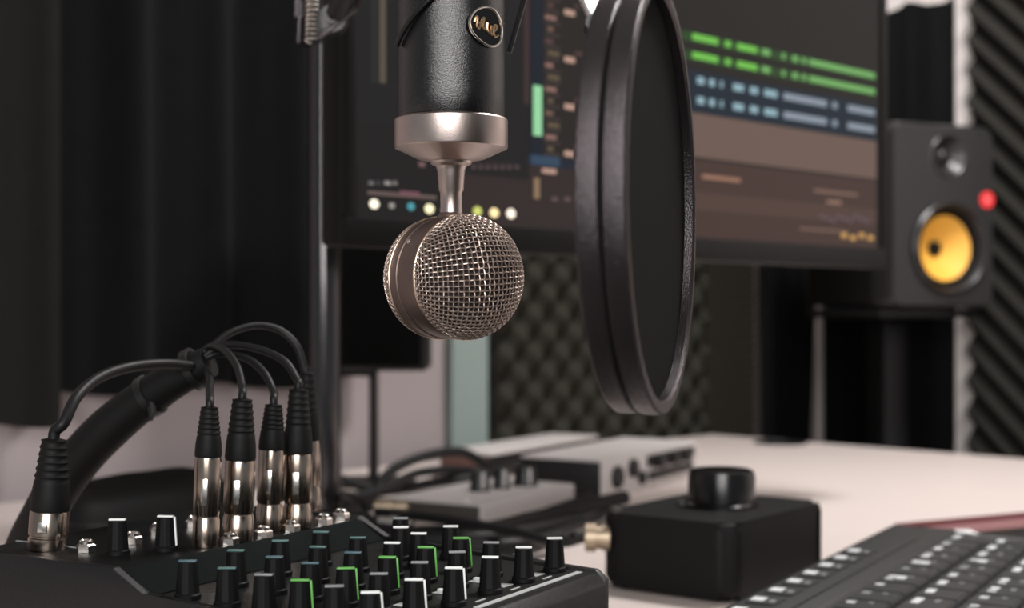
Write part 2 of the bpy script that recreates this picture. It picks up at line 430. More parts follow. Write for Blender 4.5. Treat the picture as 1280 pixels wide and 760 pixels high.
# lathe z axis now points towards the viewer (-y)
wx, wz = sw * .54, .092
wf = ring_y(wx, wz, [(.071, .003), (.0705, .010), (.067, .013), (.062, .007), (.060, 0), (.060, -.02)], 'woofer_ring', M['spk'], spk)
ring_y(wx, wz, [(.061, -.002), (.058, .004), (.054, .004), (.050, -.003)], 'woofer_surround', M['rubber'], spk)
ring_y(wx, wz, [(.0525, -.002), (.036, -.012), (.012, -.028), (.0, -.029)], 'woofer_cone', M['yellow'], spk)
ring_y(wx, wz, [(.0125, -.0275), (.0115, -.024), (.007, -.021), (0, -.020)], 'dust_cap', M['rubber'], spk)
ring_y(sw * .54, .232, [(.034, .004), (.032, .006), (.022, -.002), (.015, -.008), (.0, -.008)], 'tweeter_waveguide', M['spk'], spk)
ring_y(sw * .54, .232, [(.013, -.008), (.010, -.002), (.005, .001), (0, .002)], 'tweeter_dome', M['black'], spk)
lx, lz = scr(0, 0) if False else (0, 0)
tnl = (1231 - HX) / F; ls = (tnl * sl.y - sl.x) / (SD.x - tnl * SD.y); ld = sl.y + ls * SD.y; lz = CZ + (HY - 250) / F * ld - sl.z
ls = min(ls, sw - .014)
ring_y(ls, lz, [(.0125, .004), (.0125, .0065), (.009, .0075), (.0055, .0068), (.0055, .004)], 'badge', emit('red_badge_glow', (235, 60, 62), 1.5), spk, 32)
ring_y(ls, lz, [(.0056, .004), (.0054, .0060), (0, .0062)], 'badge_centre', emit('pale_badge_glow', (206, 130, 130), 1.0), spk, 32)
st = thing('speaker_stand', 'black floor stand under the yellow coned speaker, behind the desk', 'speaker stand', (ctr.x, ctr.y, 0))
cb = FS @ Vector((sw / 2, .12, 0))
FSt = Matrix.Translation((0, 0, 0)) @ FS
bm = new(); box(bm, (sw / 2, .115, -.008), (.2, .19, .014), FS, bev=.003); obj('top_plate', bm, M['black'], st)
bm = new(); box(bm, (sw / 2, .13, -(sl.z - .02) / 2 - .012), (.05, .05, sl.z - .035), FS, bev=.004); obj('column', bm, M['black'], st)
bm = new(); box(bm, (sw / 2, .13, -sl.z + .012), (.22, .2, .02), FS, bev=.004); obj('base', bm, M['black'], st)

# ------------------------------------------------------------------ condenser microphone
md = .60; MX = (564 - HX) / F * md
def mz(py): return CZ + (HY - py) / F * md
MF = Matrix.Translation((MX, md, 0))
mic = thing('condenser_microphone', 'black studio microphone hanging upside down with a round wire mesh head', 'microphone', (MX, md, mz(200)))
bm = new()
lathe(bm, [(0, mz(150)), (.0222, mz(150)), (.0229, mz(147)), (.0230, mz(120)), (.0230, mz(-180)), (.020, mz(-195)), (0, mz(-195))], 72, MF)
obj('body', bm, M['micblack'], mic)
bm = new()
lathe(bm, [(0, mz(149)), (.0236, mz(149)), (.0243, mz(151)), (.0243, mz(184)), (.0240, mz(186)), (.0228, mz(187)), (.0150, mz(198)), (.0105, mz(201)), (.0095, mz(202)), (0, mz(202))], 96, MF)
obj('collar', bm, M['nickel'], mic)
bm = new()
lathe(bm, [(0, mz(200)), (.0095, mz(200)), (.0088, mz(205)), (.0068, mz(208)), (.0060, mz(214)), (.0054, mz(238)), (.0048, mz(241)), (.0047, mz(260)), (.0050, mz(274)), (0, mz(276))], 48, MF)
obj('neck', bm, M['nickel'], mic)
ax = Vector((math.sin(math.radians(36)), -math.cos(math.radians(36)), 0))
hc = P(567, 347, md)
FH = frame(hc, ax)          # x = capsule axis towards the speaker's side
RX = Matrix.Rotation(PI / 2, 4, 'Y')   # lathe z -> x
HR, HL, HB = .0264, .0100, .0189
head = obj('head_band', (lambda b: (lathe(b, [(HR - .002, -HL), (HR - .0003, -HL), (HR, -HL + .0006), (HR + .0001, -.004), (HR - .0003, -.0036), (HR - .0003, .0), (HR + .0001, .0004), (HR, HL - .0006), (HR - .0003, HL), (HR - .002, HL)], 96, FH @ RX, closed=True), b)[1])(new()), M['bronze'], mic)
for s in (1, -1):
    bm = new()
    tube(bm, [FH @ Vector((s * HL, (HR - .0002) * math.cos(2 * PI * i / 90), (HR - .0002) * math.sin(2 * PI * i / 90))) for i in range(90)], .00065, 8, closed=True)
    obj('band_rim', bm, M['rim'], head)
bm = new()
lathe(bm, [(0, -.010)] + [((HR - .0016) * math.cos(a), (HB - .0016) * math.sin(a)) for a in [PI / 2 * k / 12 for k in range(13)]][:12] + [(0, HB - .0016)], 64, FH @ Matrix.Translation((HL, 0, 0)) @ RX)
lathe(bm, [(0, -.010)] + [((HR - .0016) * math.cos(a), (HB - .0016) * math.sin(a)) for a in [PI / 2 * k / 12 for k in range(13)]][:12] + [(0, HB - .0016)], 64, FH @ Matrix.Translation((-HL, 0, 0)) @ Matrix.Rotation(-PI / 2, 4, 'Y'))
obj('inner_windscreen', bm, M['core'], head)
def dome(p, q, s, lift):                       # p, q in -1..1 -> point on the dome, pushed out by lift
    rho = min(1., math.hypot(p, q)); az = math.atan2(q, p); th = rho * PI / 2
    rr_ = math.sin(th)
    n = Vector((math.cos(th) * HR / HB, rr_ * math.cos(az), rr_ * math.sin(az))).normalized()
    v = Vector((HB * math.cos(th), HR * rr_ * math.cos(az), HR * rr_ * math.sin(az))) + n * lift
    return FH @ Vector((s * (HL + v.x), v.y, v.z))
NW = 34
for s in (1, -1):
    bm = new(); rot = math.radians(4 * s)
    for fam in (0, 1):
        for i in range(-NW // 2, NW // 2 + 1):
            c = (i + .5) / (NW / 2 + .3)
            if abs(c) >= .985: continue
            L = math.sqrt(1 - c * c); pts = []
            n = max(8, int(L * NW * 4.2))
            for k in range(n + 1):
                t = -L + 2 * L * k / n
                wv = math.cos((t * (NW / 2 + .3) - .5) * PI) * (1 if i % 2 else -1) * (1 if fam else -1)
                p, q = (t, c) if fam else (c, t)
                p, q = p * math.cos(rot) - q * math.sin(rot), p * math.sin(rot) + q * math.cos(rot)
                pts.append(dome(p, q, s, -.0003 + .00030 * wv))
            tube(bm, pts, .00036, 6)
    obj('mesh_grille', bm, M['wire'], head)
bm = new(); cc = FH @ Vector((.004, 0, 0))
lathe(bm, [(0, mz(279)), (.0065, mz(279)), (.0060, mz(270)), (.0049, mz(266)), (0, mz(266))], 40, MF)
obj('neck_socket', bm, M['bronze'], mic)
# small screw on the band
bm = new(); a_ = math.radians(35)
lathe(bm, [(0, 0), (.0011, 0), (.0009, .0005), (0, .0005)], 20, FH @ Matrix.Rotation(math.radians(-34), 4, 'X') @ Matrix.Translation((-.001, -HR, 0)) @ Matrix.Rotation(PI / 2, 4, 'X'))
obj('screw', bm, M['silver'], head)
# badge on the front of the body
ba = math.radians(40)
bn = Vector((math.sin(ba), -math.cos(ba), 0)); bc = Vector((MX, md, mz(44))) + bn * .0229
FB = frame(bc, Vector((math.cos(ba), math.sin(ba), 0)))   # x to the right on the badge, z up, -y outwards
def bshape(r):
    out = []
    for k in range(60):
        a = 2 * PI * k / 60
        rad = r * (1.02 + .06 * math.cos(3 * (a - math.radians(-55))) + .05 * math.cos(2 * (a + .7)))
        out.append((rad * 1.06 * math.cos(a), rad * math.sin(a)))
    return out
RB = .0078
bm = new(); prism(bm, bshape(RB), -.0012, .0012, FB @ Matrix.Rotation(PI / 2, 4, 'X'))
badge = obj('badge', bm, M['blackgloss'], mic)
bm = new(); tube(bm, [FB @ Vector((x, -.0012, z)) for x, z in bshape(RB)], .00058, 8, closed=True); obj('badge_rim', bm, M['silver'], badge)
bm = new()
strokes = [[(-.0066, .0008), (-.0058, .0030), (-.0050, .0030), (-.0052, .0002), (-.0050, -.0012), (-.0038, -.0010), (-.0036, .0004), (-.0046, .0010)],
           [(-.0036, .0004), (-.0022, .0030), (-.0016, .0030), (-.0022, -.0002), (-.0014, -.0014), (-.0004, -.0008)],
           [(.0002, .0014), (.0000, -.0010), (.0008, -.0024), (.0020, -.0016), (.0024, .0006), (.0022, -.0026), (.0032, -.0030)],
           [(.0034, -.0020), (.0050, -.0006), (.0052, .0008), (.0040, .0006), (.0036, -.0022), (.0044, -.0038), (.0060, -.0030)]]
for s_ in strokes:
    tube(bm, [FB @ Vector((x * 1.0, -.0015, z)) for x, z in [(v.x, v.z) for v in spline([(a, 0, b) for a, b in s_], 5)]], .00055, 6)
obj('script_emblem', bm, M['gold'], badge)

# shock mount holding the body above the picture's top edge
sm_ = thing('shock_mount', 'black microphone cradle gripping the microphone body at the top', 'shock mount', (MX, md, mz(-60)))
bm = new(); zc = mz(-75)
tube(bm, [(MX + .047 * math.cos(2 * PI * i / 60), md + .047 * math.sin(2 * PI * i / 60), zc) for i in range(60)], .003, 10, closed=True)
obj('outer_ring', bm, M['black'], sm_)
bm = new()
lathe(bm, [(.0236, mz(-100)), (.026, mz(-100)), (.026, mz(-60)), (.0236, mz(-60))], 48, MF, closed=True)
obj('inner_clamp', bm, M['black'], sm_)
for k in range(6):
    bm = new(); a = 2 * PI * k / 6 + .2; b = a + .5
    tube(bm, [(MX + .0255 * math.cos(a), md + .0255 * math.sin(a), mz(-66)), (MX + .047 * math.cos(b), md + .047 * math.sin(b), zc)], .0012, 8)
    obj('elastic_cord', bm, M['rubber'], sm_)
# slanting strut in front of the body, reaching down to its left flank
def arc_on_body(a0, z0, a1, z1, r, rad, n=14):
    return [(MX + r * math.sin(a0 + (a1 - a0) * k / n), md - r * math.cos(a0 + (a1 - a0) * k / n), z0 + (z1 - z0) * k / n) for k in range(n + 1)]
for a0, z0, a1, z1 in ((.95, mz(-60), -1.15, mz(62)),):
    bm = new(); tube(bm, arc_on_body(a0, z0, a1, z1, .0246, 0), .0012, 8); obj('cradle_arm', bm, M['black'], sm_)

bm = new(); tube(bm, [P(672, -66, .62), P(655, 0, .618), P(636, 66, .615)], .0014, 8); obj('cradle_arm', bm, M['black'], sm_)
# ------------------------------------------------------------------ boom arm (its elbow dips into the picture)
el = P(402, 22, .86)
boom = thing('boom_arm', 'black sprung boom arm whose joint dips in at the top edge, left of the microphone', 'boom arm', (el.x, el.y, el.z))
wp = K - U * 1.35 + Z * 1.75 - V * .0
def flat(bm, a, b, w, t):
    a, b = Vector(a), Vector(b); m_ = frame((a + b) / 2, b - a, (0, -1, .05)); box(bm, (0, 0, 0), ((b - a).length, w, t), m_, bev=t * .25)
tpm = Vector((MX, md, zc + .03))
bm = new(); flat(bm, P(374, -200, .88), P(374, 22, .86), .006, .003); flat(bm, P(383, -200, .88), P(373, 54, .85), .002, .002); obj('side_plate', bm, M['hoop'], boom)
bm = new(); flat(bm, P(395, 50, .86), P(446, 10, .86), .004, .004); flat(bm, P(446, 10, .86), P(470, -90, .84), .004, .004); obj('link_bar', bm, M['hoop'], boom)
bm = new(); 
for k in range(1):
    a, b = P(388, 52, .85), P(394, -150, .85)
    n = 34 * 8; fr = frame(a, b - a); Ln = (b - a).length
    tube(bm, [fr @ Vector((Ln * i / n, .0035 * math.cos(2 * PI * i / 8), .0035 * math.sin(2 * PI * i / 8))) for i in range(n + 1)], .0006, 6)
obj('spring', bm, M['silver'], boom)
bm = new(); lathe(bm, [(0, -.006), (.0085, -.006), (.0085, .006), (0, .006)], 32, Matrix.Translation(P(417, 25, .865)) @ Matrix.Rotation(PI / 2, 4, 'X')); lathe(bm, [(0, -.009), (.004, -.009), (.004, .009), (0, .009)], 16, Matrix.Translation(P(417, 25, .865)) @ Matrix.Rotation(PI / 2, 4, 'X')); obj('joint', bm, M['black'], boom)
wp = Vector((-.16, 1.0, 2.6))
bm = new(); tube(bm, [P(417, 25, .87), P(405, -300, .95), wp], .008, 10); obj('drop_tube', bm, M['black'], boom)
bm = new(); tube(bm, [P(417, 25, .865), P(480, -150, .75), tpm + Z * .05, tpm + Vector((.0, 0, -.0))], .006, 10); obj('front_tube', bm, M['black'], boom)
bm = new(); box(bm, (0, 0, -.011), (.08, .08, .02), Matrix.Translation(wp), bev=.003); obj('ceiling_bracket', bm, M['black'], boom)
bm = new(); box(bm, (0, 0, 0), (.03, .03, .03), Matrix.Translation(tpm - Z * .005), bev=.003); obj('swivel', bm, M['black'], sm_)
bm = new()
for a in (0, PI): tube(bm, [tpm - Z * .005, Vector((MX + .047 * math.cos(a), md, zc + .02)), Vector((MX + .047 * math.cos(a), md, zc))], .003, 8)
obj('yoke', bm, M['black'], sm_)

# ------------------------------------------------------------------ pop filter
pa = math.radians(15.5); pn = Vector((math.cos(pa), -math.sin(pa), 0))
pc = P(833, 250, .49); PR = 268 / F * .49
FP = frame(pc, pn)                    # x = disc axis, towards the right of the picture
PO = FP @ RX
pop = thing('pop_filter', 'round black pop filter seen nearly edge on, right of the microphone head', 'pop filter', (pc.x, pc.y, pc.z - PR))
hw = .0078
def hoop(x1, x0, R0):
    b = new()
    lathe(b, [(R0 - .0040, x0), (R0 - .0008, x0), (R0, x0 + .0008), (R0 + .0002, (x0 + x1) / 2), (R0, x1 - .0008), (R0 - .0008, x1), (R0 - .0040, x1), (R0 - .0048, x1 - .001), (R0 - .0048, x0 + .001)], 128, PO, closed=True)
    return b
obj('front_hoop', hoop(0, -hw, PR), M['hoop'], pop)
obj('rear_hoop', hoop(-hw - .0006, -2 * hw - .0006, PR - .0004), M['hoop'], pop)
bm = new()
lathe(bm, [(0, -.0052), (PR * .5, -.0048), (PR - .0046, -.0040), (PR - .0046, -.0046), (PR * .5, -.0056), (0, -.006)], 96, PO); obj('front_screen', bm, M['mesh'], pop)
bm = new()
lathe(bm, [(0, -2 * hw + .004), (PR - .0048, -2 * hw + .0044), (PR - .0048, -2 * hw + .0038), (0, -2 * hw + .0034)], 96, PO); obj('rear_screen', bm, M['mesh'], pop)
cl = P(742, 2, .505)
bm = new(); box(bm, (0, 0, 0), (.010, .014, .030), Matrix.Translation(cl) @ Matrix.Rotation(math.radians(-22), 4, 'Y'), bev=.002)
obj('clamp', bm, M['silver'], pop)
bm = new(); tube(bm, [P(724, -20, .51), P(738, 14, .507), P(748, 34, .503)], .0022, 8)
lathe(bm, [(0, -.006), (.003, -.006), (.003, .006), (0, .006)], 16, Matrix.Translation(P(741, 32, .5)) @ Matrix.Rotation(PI / 2, 4, 'X')); obj('clamp_hook', bm, M['black'], pop)
gpts = spline([cl + Z * .012, cl + Vector((-.02, .02, .06)), cl + Vector((-.05, .06, .10)), tpm + Vector((.045, .0, .04)), tpm + Z * .02], 14)
bm = new(); tube(bm, gpts, [.0042 if i % 2 else .0036 for i in range(len(gpts))], 12); obj('gooseneck', bm, M['black'], pop)

# ------------------------------------------------------------------ mixer
O = Vector((-.129, .557, DZ)); A = Vector((.5, .8660254, 0)); B = Vector((.8660254, -.5, 0))
FX = frame(O, A)                    # x = A (channel to channel), y = -B, z up
mixer = thing('mixing_console', 'compact black audio mixer with rows of small knobs in the foreground', 'audio mixer', O, math.radians(60))
def pz(b): return .0868 - .045 * b  # knob panel height above the desk
a0, a1 = -.012, .155
prof = [(.125, .0006), (.125, .092), (.120, .097), (.028, .097), (.012, pz(-.012)), (-.105, pz(.105)), (-.110, pz(.110) - .004), (-.110, .0006)]
FXZ = Matrix(((0, 0, 1, 0), (1, 0, 0, 0), (0, 1, 0, 0), (0, 0, 0, 1)))   # (y, z, x) -> prism axes
bm = new(); prism(bm, prof, a0 + .003, a1 - .003, FXZ, bev=.0012)
body = obj('body', bm, M['panel'], mixer, local=True)
bm = new()
for x0, x1 in ((a0 - .001, a0 + .003), (a1 - .003, a1 + .001)):
    prism(bm, [(y, z + (.0015 if z > 0 else 0)) for y, z in prof], x0, x1, FXZ, bev=.0008)
obj('end_cheek', bm, M['black'], mixer, local=True)
bm = new(); s_ = (pz(-.012) - .097)
v = [bm.verts.new(p) for p in ((a0 + .004, .0275, .0972), (a1 - .004, .0275, .0972), (a1 - .004, .0118, pz(-.012) + .0006), (a0 + .004, .0118, pz(-.012) + .0006))]
f_ = bm.faces.new(v); bmesh.ops.solidify(bm, geom=[f_], thickness=.0004)
obj('sloped_strip', bm, M['facet'], mixer, local=True)
def onpanel(px, py, h=0.):         # local a, b where a spot of the knob panel is seen
    z = .1145
    for _ in range(6):
        d = z * F / (py - HY); p = Vector(((px - HX) / F * d, d, 0)) - Vector((O.x, O.y, 0)); b = p.dot(B); z = CZ - DZ - pz(b) - h
    return p.dot(A), b
def knob_mesh(r0=.0047, r1=.0037, h=.0145):
    bm = new(); n = 36
    t = new(); rings = []
    for r, z in [(0, 0), (r0 * 1.12, 0), (r0 * 1.12, .0016), (r0, .0022), (r1 * 1.04, h - .001), (r1, h), (0, h)]:
        if r == 0: rings.append([t.verts.new((0, 0, z))]); continue
        rings.append([t.verts.new(((r * (1 - (.07 if (k % 3 == 0 and .002 < z < h - .0005) else 0))) * math.cos(2 * PI * k / n), (r * (1 - (.07 if (k % 3 == 0 and .002 < z < h - .0005) else 0))) * math.sin(2 * PI * k / n), z)) for k in range(n)])
    for p_, q_ in zip(rings, rings[1:]):
        for i in range(n):
            j = (i + 1) % n
            if len(p_) == 1: t.faces.new((p_[0], q_[i], q_[j]))
            elif len(q_) == 1: t.faces.new((p_[i], p_[j], q_[0]))
            else: t.faces.new((p_[i], p_[j], q_[j], q_[i]))
    merge(bm, t); return bm
def pointer_mesh(side, r0=.0047, r1=.0037, h=.0145):
    bm = new()
    box(bm, (0, 0, h + .0003), (2 * r1 * .96, .0024, .0008), None, bev=.0002)
    if side:
        q_ = math.atan2(r0 - r1, h)
        m_ = Matrix.Translation(((r0 + r1) / 2 + .0002, 0, h / 2 + .0012)) @ Matrix.Rotation(-q_, 4, 'Y')
        box(bm, (0, 0, 0), (.0009, .0012, h * .86), m_, bev=.0002)
    return bm
kp = {}
def knob(a, b, colour, side, z=None, label=None, sc_=1.):
    key = (colour, side)
    z = pz(b) if z is None else z
    ang = math.radians(-60)                     # marker turned to the right front
    if key not in kp:
        k_ = obj('knob', knob_mesh(), M['knobmat'], mixer, local=True)
        c_ = obj('pointer', pointer_mesh(side), M['cap_' + colour], k_, local=True)
        kp[key] = (k_, c_)
    else:
        k0, c0 = kp[key]; k_ = k0.copy(); COL.objects.link(k_); c_ = c0.copy(); COL.objects.link(c_)
        k_.parent = mixer; c_.parent = k_
    k_.location = (a, -b, z); k_.rotation_euler = (0, 0, ang + random.uniform(-.12, .12)); k_.scale = (sc_,) * 3
    if label: k_['label'] = label
    return k_
pit = .0286
rows = [(0, ['blue', 'teal', 'teal', 'teal'], 0), (.0205, ['teal', 'blue', 'teal', 'teal'], 0), (.039, ['grey', 'blue', 'blue', 'white'], 0),
        (.0555, ['green'] * 5, 1), (.0715, ['grey'] * 5, 0), (.088, ['white'] * 6, 1)]
for b, cols, side in rows:
    for i, c in enumerate(cols):
        s2 = side if not (b > .08 and i > 2) else 0
        knob(i * pit + (.0015 if b > .05 else 0), b, c, s2, label=(c + ' marked knob') if c in ('green', 'white') else None)
knob(.1125, .035, 'white', 0, label='white marked knob'); knob(.1130, .0545 - .02 + .016, 'white', 0, label='white marked knob') if False else None
for a, b in ((.120, .020), (.138, .036), (.140, .006)): knob(a, b, 'white' if b > .015 else 'grey', 0)
knob(.017, -.056, 'white', 0, z=.097, label='white marked knob'); knob(.0345, -.045, 'white', 1, z=.097, label='white marked knob')
# jack sockets with bright nuts
def jack_bm():
    bm = new()
    lathe(bm, [(.0052, 0), (.0052, .0030), (.0042, .0038), (.0030, .0030), (.0026, -.002), (0, -.002)], 6)
    lathe(bm, [(.0036, .0034), (.0036, .0052), (.0030, .0056), (.0024, .0050), (.0024, 0)], 24)
    return bm
j0 = None
for a, b in ((.014, -.0717), (.040, -.070), (.060, -.022 - .009), (.083, -.031), (.103, -.031), (.128, -.031), (.146, -.034), (.066, -.08), (.09, -.08)):
    if j0 is None: j0 = obj('jack_socket', jack_bm(), M['silver'], mixer, local=True); j_ = j0
    else: j_ = j0.copy(); COL.objects.link(j_); j_.parent = mixer
    j_.location = (a, -b, .0972); j_.scale = (.82, .82, .9)
# printing on the panel
bm = new()
def pr(a, b, sa, sb): box(bm, (a, -b, pz(b) + .0002), (sa, sb, .0003), None)
pr(.104, .0985, .090, .0030)
obj('printed_line', bm, M['print'], mixer, local=True, smooth=False); bm = new()
for i in range(6):
    for b in (.0105, .030, .0475, .0635, .080): pr(i * pit + .012, b, .006, .0008)
    pr(i * pit + .014, .093, .007, .0010)
for i in (1, 2, 3): pr(i * pit + .0165, .073, .007, .006)
for i in (3, 4): pr(i * pit + .016, .086, .008, .005)
obj('panel_print', bm, M['print'], mixer, local=True, smooth=False)
bm = new()
for a, b in ((.0835, .0735), (.112, .0735), (.098, .087)): box(bm, (a - .012, -b, pz(b) + .0012), (.0026, .0026, .002), None, bev=.0005)
obj('push_button', bm, M['cap_white'], mixer, local=True)
bm = new(); box(bm, (a0 + .03, .1, .0974), (.001, .04, .0004), None); box(bm, (-.0085, .075, .0978), (.0012, .09, .0004), None); obj('edge_print', bm, M['legendg'], mixer, local=True)

# ------------------------------------------------------------------ microphone cables plugged into the mixer
def mworld(a, b, z): return FX @ Vector((a, -b, z))
def xlr(label, base, r, shell, boot, path, cr=.0019, tilt=(0, 0), group='microphone cables plugged into the mixer'):
    t_ = thing('microphone_cable', label, 'audio cable', base, 0, group)
    top = Vector(path[0]); base = Vector(base)
    dirv = (top - base).normalized()
    fr = frame(base, (1, 0, 0)); zax = dirv; xax = Vector((1, 0, 0)); xax = (xax - xax.dot(zax) * zax).normalized(); yax = zax.cross(xax)
    m_ = Matrix((xax, yax, zax)).transposed().to_4x4(); m_.translation = base
    bm = new()
    lathe(bm, [(0, 0), (r * .96, 0), (r, .001), (r, shell * .30), (r * .93, shell * .32), (r * .93, shell * .36), (r, shell * .38), (r, shell * .97), (r * .96, shell), (0, shell)], 40, m_)
    s_ = obj('plug_shell', bm, M['shell'], t_)
    bm = new(); box(bm, (0, -r, shell * .62), (r * .5, r * .14, shell * .3), m_, bev=r * .05); obj('latch', bm, M['silver'], s_)
    bm = new(); L = boot
    pr_ = [(0, 0), (r * .98, 0), (r * 1.02, L * .05), (r * .98, L * .25), (r * .92, L * .36)]
    for k in range(6):
        z_ = L * (.40 + .1 * k); rr_ = r * (.91 - .045 * k); pr_ += [(rr_, z_), (rr_ * .93, z_ + L * .03), (rr_ * .93, z_ + L * .06), (rr_ * .99, z_ + L * .08)]
    pr_ += [(r * .62, L * .985), (cr * 1.2, L), (0, L)]
    lathe(bm, pr_, 32, m_ @ Matrix.Translation((0, 0, shell))); obj('strain_relief', bm, M['rubber'], t_)
    bm = new(); e = base + dirv * (shell + boot - .003)
    tube(bm, spline([e - dirv * .002, e + dirv * .006] + [Vector(p) for p in path[1:]], 10), cr, 12); obj('cable', bm, M['cable'], t_)
    return t_
zd = DZ + .0972
fan = P(246, 456, .70)
b1 = mworld(.054, -.047, .0972)
def dd(v): return v.y
xl = [
 ('cable with a silver barrel plug, leftmost of the group of plugs in the mixer', (257, 683), 571, 508, 33, [(262, 490), (262, 472), (256, 460)], .006),
 ('cable with a silver barrel plug, second from the left in the group of plugs', (297, 676), 575, 498, 38, [(303, 485), (296, 458), (280, 438), (262, 434)], .0065),
 ('cable with a silver barrel plug, third from left in the group, half hidden', (336, 664), 562, 505, 33, [(342, 490), (330, 466), (308, 448), (275, 442)], .0062),
 ('cable with a silver barrel plug, rightmost of the group beside the black pole', (372, 660), 567, 486, 36, [(373, 478), (356, 452), (322, 436), (280, 432)], .0068)]
for lab, (bx, by), ysh, ytop, wpx, path, r in xl:
    d = (CZ - zd) * F / (by - HY); base = P(bx, by, d); base.z = zd
    top = P(path[0][0], ytop, d)
    sh_ = (by - ysh) / F * d; bo_ = (ysh - ytop) / F * d
    npth = [P(x, y, d + (.70 - d) * (k + 1) / len(path) + .005) for k, (x, y) in enumerate(path)]
    xlr(lab, base, wpx / 2 / F * d, sh_, bo_, [top] + npth + [P(246, 452, .705)])
d = .735; base = P(388, 0, d); base.z = zd
xlr('cable arching highest over the group of plugs, its plug behind the rightmost one', base, .006, .036, .036,
    [P(384, 480, d), P(382, 466, d), P(372, 434, d), P(350, 413, d), P(320, 407, .73), P(288, 416, .72), P(262, 436, .71)])
# the single larger plug at the far left
by = 686; d = (CZ - zd) * F / (by - HY); base = P(59, by, d); base.z = zd
xlr('cable with a bronze collared plug standing alone at the mixer corner on the left', base, .0083, (686 - 638) / F * d, (638 - 548) / F * d * 1.0,
    [P(68, 548, d), P(80, 528, d + .0), P(96, 496, d + .01), P(124, 472, d + .03), P(162, 459, d + .05), P(205, 455, d + .07), P(240, 458, .70)], cr=.0026)
# thick loom the thin cables come out of
bd = .715
loom = thing('cable_loom', 'thick black taped cable loom curving up behind the lone plug', 'cable', P(60, 700, bd))
pts = spline([P(10, 800, .80), P(28, 700, .76), P(56, 640, .735), P(84, 594, .725), P(118, 553, .72), P(160, 515, .715), P(205, 483, .71), P(240, 463, .708), P(262, 452, .706)], 10)
n = len(pts)
bm = new(); tube(bm, pts, [(.0112 - .0034 * max(0, (i / n - .55)) / .45) for i in range(n)], 20); obj('sleeve', bm, M['rubber'], loom)
bm = new()
for k in (int(n * .70), int(n * .88)):
    fr = frame(pts[k], pts[k + 1] - pts[k])
    lathe(bm, [(.0092, -.002), (.0112, -.002), (.0112, .002), (.0092, .002)], 24, fr @ RX, closed=True)
tube(bm, [P(188, 500, .705), P(190, 514, .703), P(189, 526, .702)], [.003, .002, .0008], 8)
obj('cable_tie', bm, M['black'], loom)

# ------------------------------------------------------------------ dark rounded mound behind the mixer
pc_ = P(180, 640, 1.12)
pch = thing('dark_mound', 'black rounded mound on the desk behind the mixer, left of the plugs', 'dark_mound', (pc_.x, pc_.y, DZ))
def dark_mound(s, wx, wy, h, c):
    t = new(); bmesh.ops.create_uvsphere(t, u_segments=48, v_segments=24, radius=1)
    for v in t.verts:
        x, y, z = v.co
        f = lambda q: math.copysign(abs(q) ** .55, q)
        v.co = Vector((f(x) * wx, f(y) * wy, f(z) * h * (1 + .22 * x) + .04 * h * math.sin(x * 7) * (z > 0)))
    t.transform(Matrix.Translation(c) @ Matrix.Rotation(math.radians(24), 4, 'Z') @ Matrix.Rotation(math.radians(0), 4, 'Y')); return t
bm = new(); merge(bm, dark_mound(1, .066, .05, .032, (pc_.x, pc_.y, DZ + .040))); obj('body', bm, M['rubber'], pch)
bm = new(); tube(bm, [Vector((pc_.x, pc_.y, DZ + .040)) + Matrix.Rotation(math.radians(24), 3, 'Z') @ Vector((.0655 * math.copysign(abs(math.cos(a)) ** .55, math.cos(a)), .0495 * math.copysign(abs(math.sin(a)) ** .55, math.sin(a)), 0)) for a in [2 * PI * (i + .5) / 64 for i in range(64)]], .0012, 6, closed=True); obj('zip', bm, M['black'], pch)  # thin dark ridge around the mound

# ------------------------------------------------------------------ knob box (volume controller)
cR = Vector((math.sin(math.radians(37)), math.cos(math.radians(37)), 0)); cL = Vector((-cR.y, cR.x, 0))
nc = Vector((.1505, .955, 0)); lenR, lenL, ch = .150, .108, .056
FC = frame(nc + Z * DZ, cR)      # x along cR, y along cL
cc = nc + cR * lenR / 2 + cL * lenL / 2
ctl = thing('volume_controller', 'squat black box with one large round knob on top', 'volume controller', (cc.x, cc.y, DZ))
bm = new(); prism(bm, [(x + lenR / 2, y + lenL / 2) for x, y in rrect(lenR, lenL, .012, 6)], .003, ch, FC, bev=.006)
obj('case', bm, M['rubber'], ctl)
for x, y in ((.015, .015), (.135, .015), (.015, .093), (.135, .093)):
    bm = new(); lathe(bm, [(0, .0003), (.006, .0003), (.006, .004), (0, .004)], 20, FC @ Matrix.Translation((x, y, 0))); obj('foot', bm, M['rubber'], ctl)
kc = P(902, 632, (CZ - DZ - ch) * F / (632 - HY)); kc.z = DZ + ch
bm = new(); lathe(bm, [(0, 0), (.0275, 0), (.0275, .002), (.0252, .0035), (.0250, .022), (.0238, .0262), (.021, .0275), (.0, .0270)], 72, Matrix.Translation(kc)); obj('knob', bm, M['blackgloss'], ctl)
for x, y in ((853, 631), (771, 640)):
    q_ = P(x, y, (CZ - DZ - ch) * F / (y - HY)); q_.z = DZ + ch
    bm = new(); lathe(bm, [(0, 0), (.005, 0), (.005, .003), (.0042, .0042), (0, .0044)], 24, Matrix.Translation(q_)); obj('button', bm, M['aludark'], ctl)

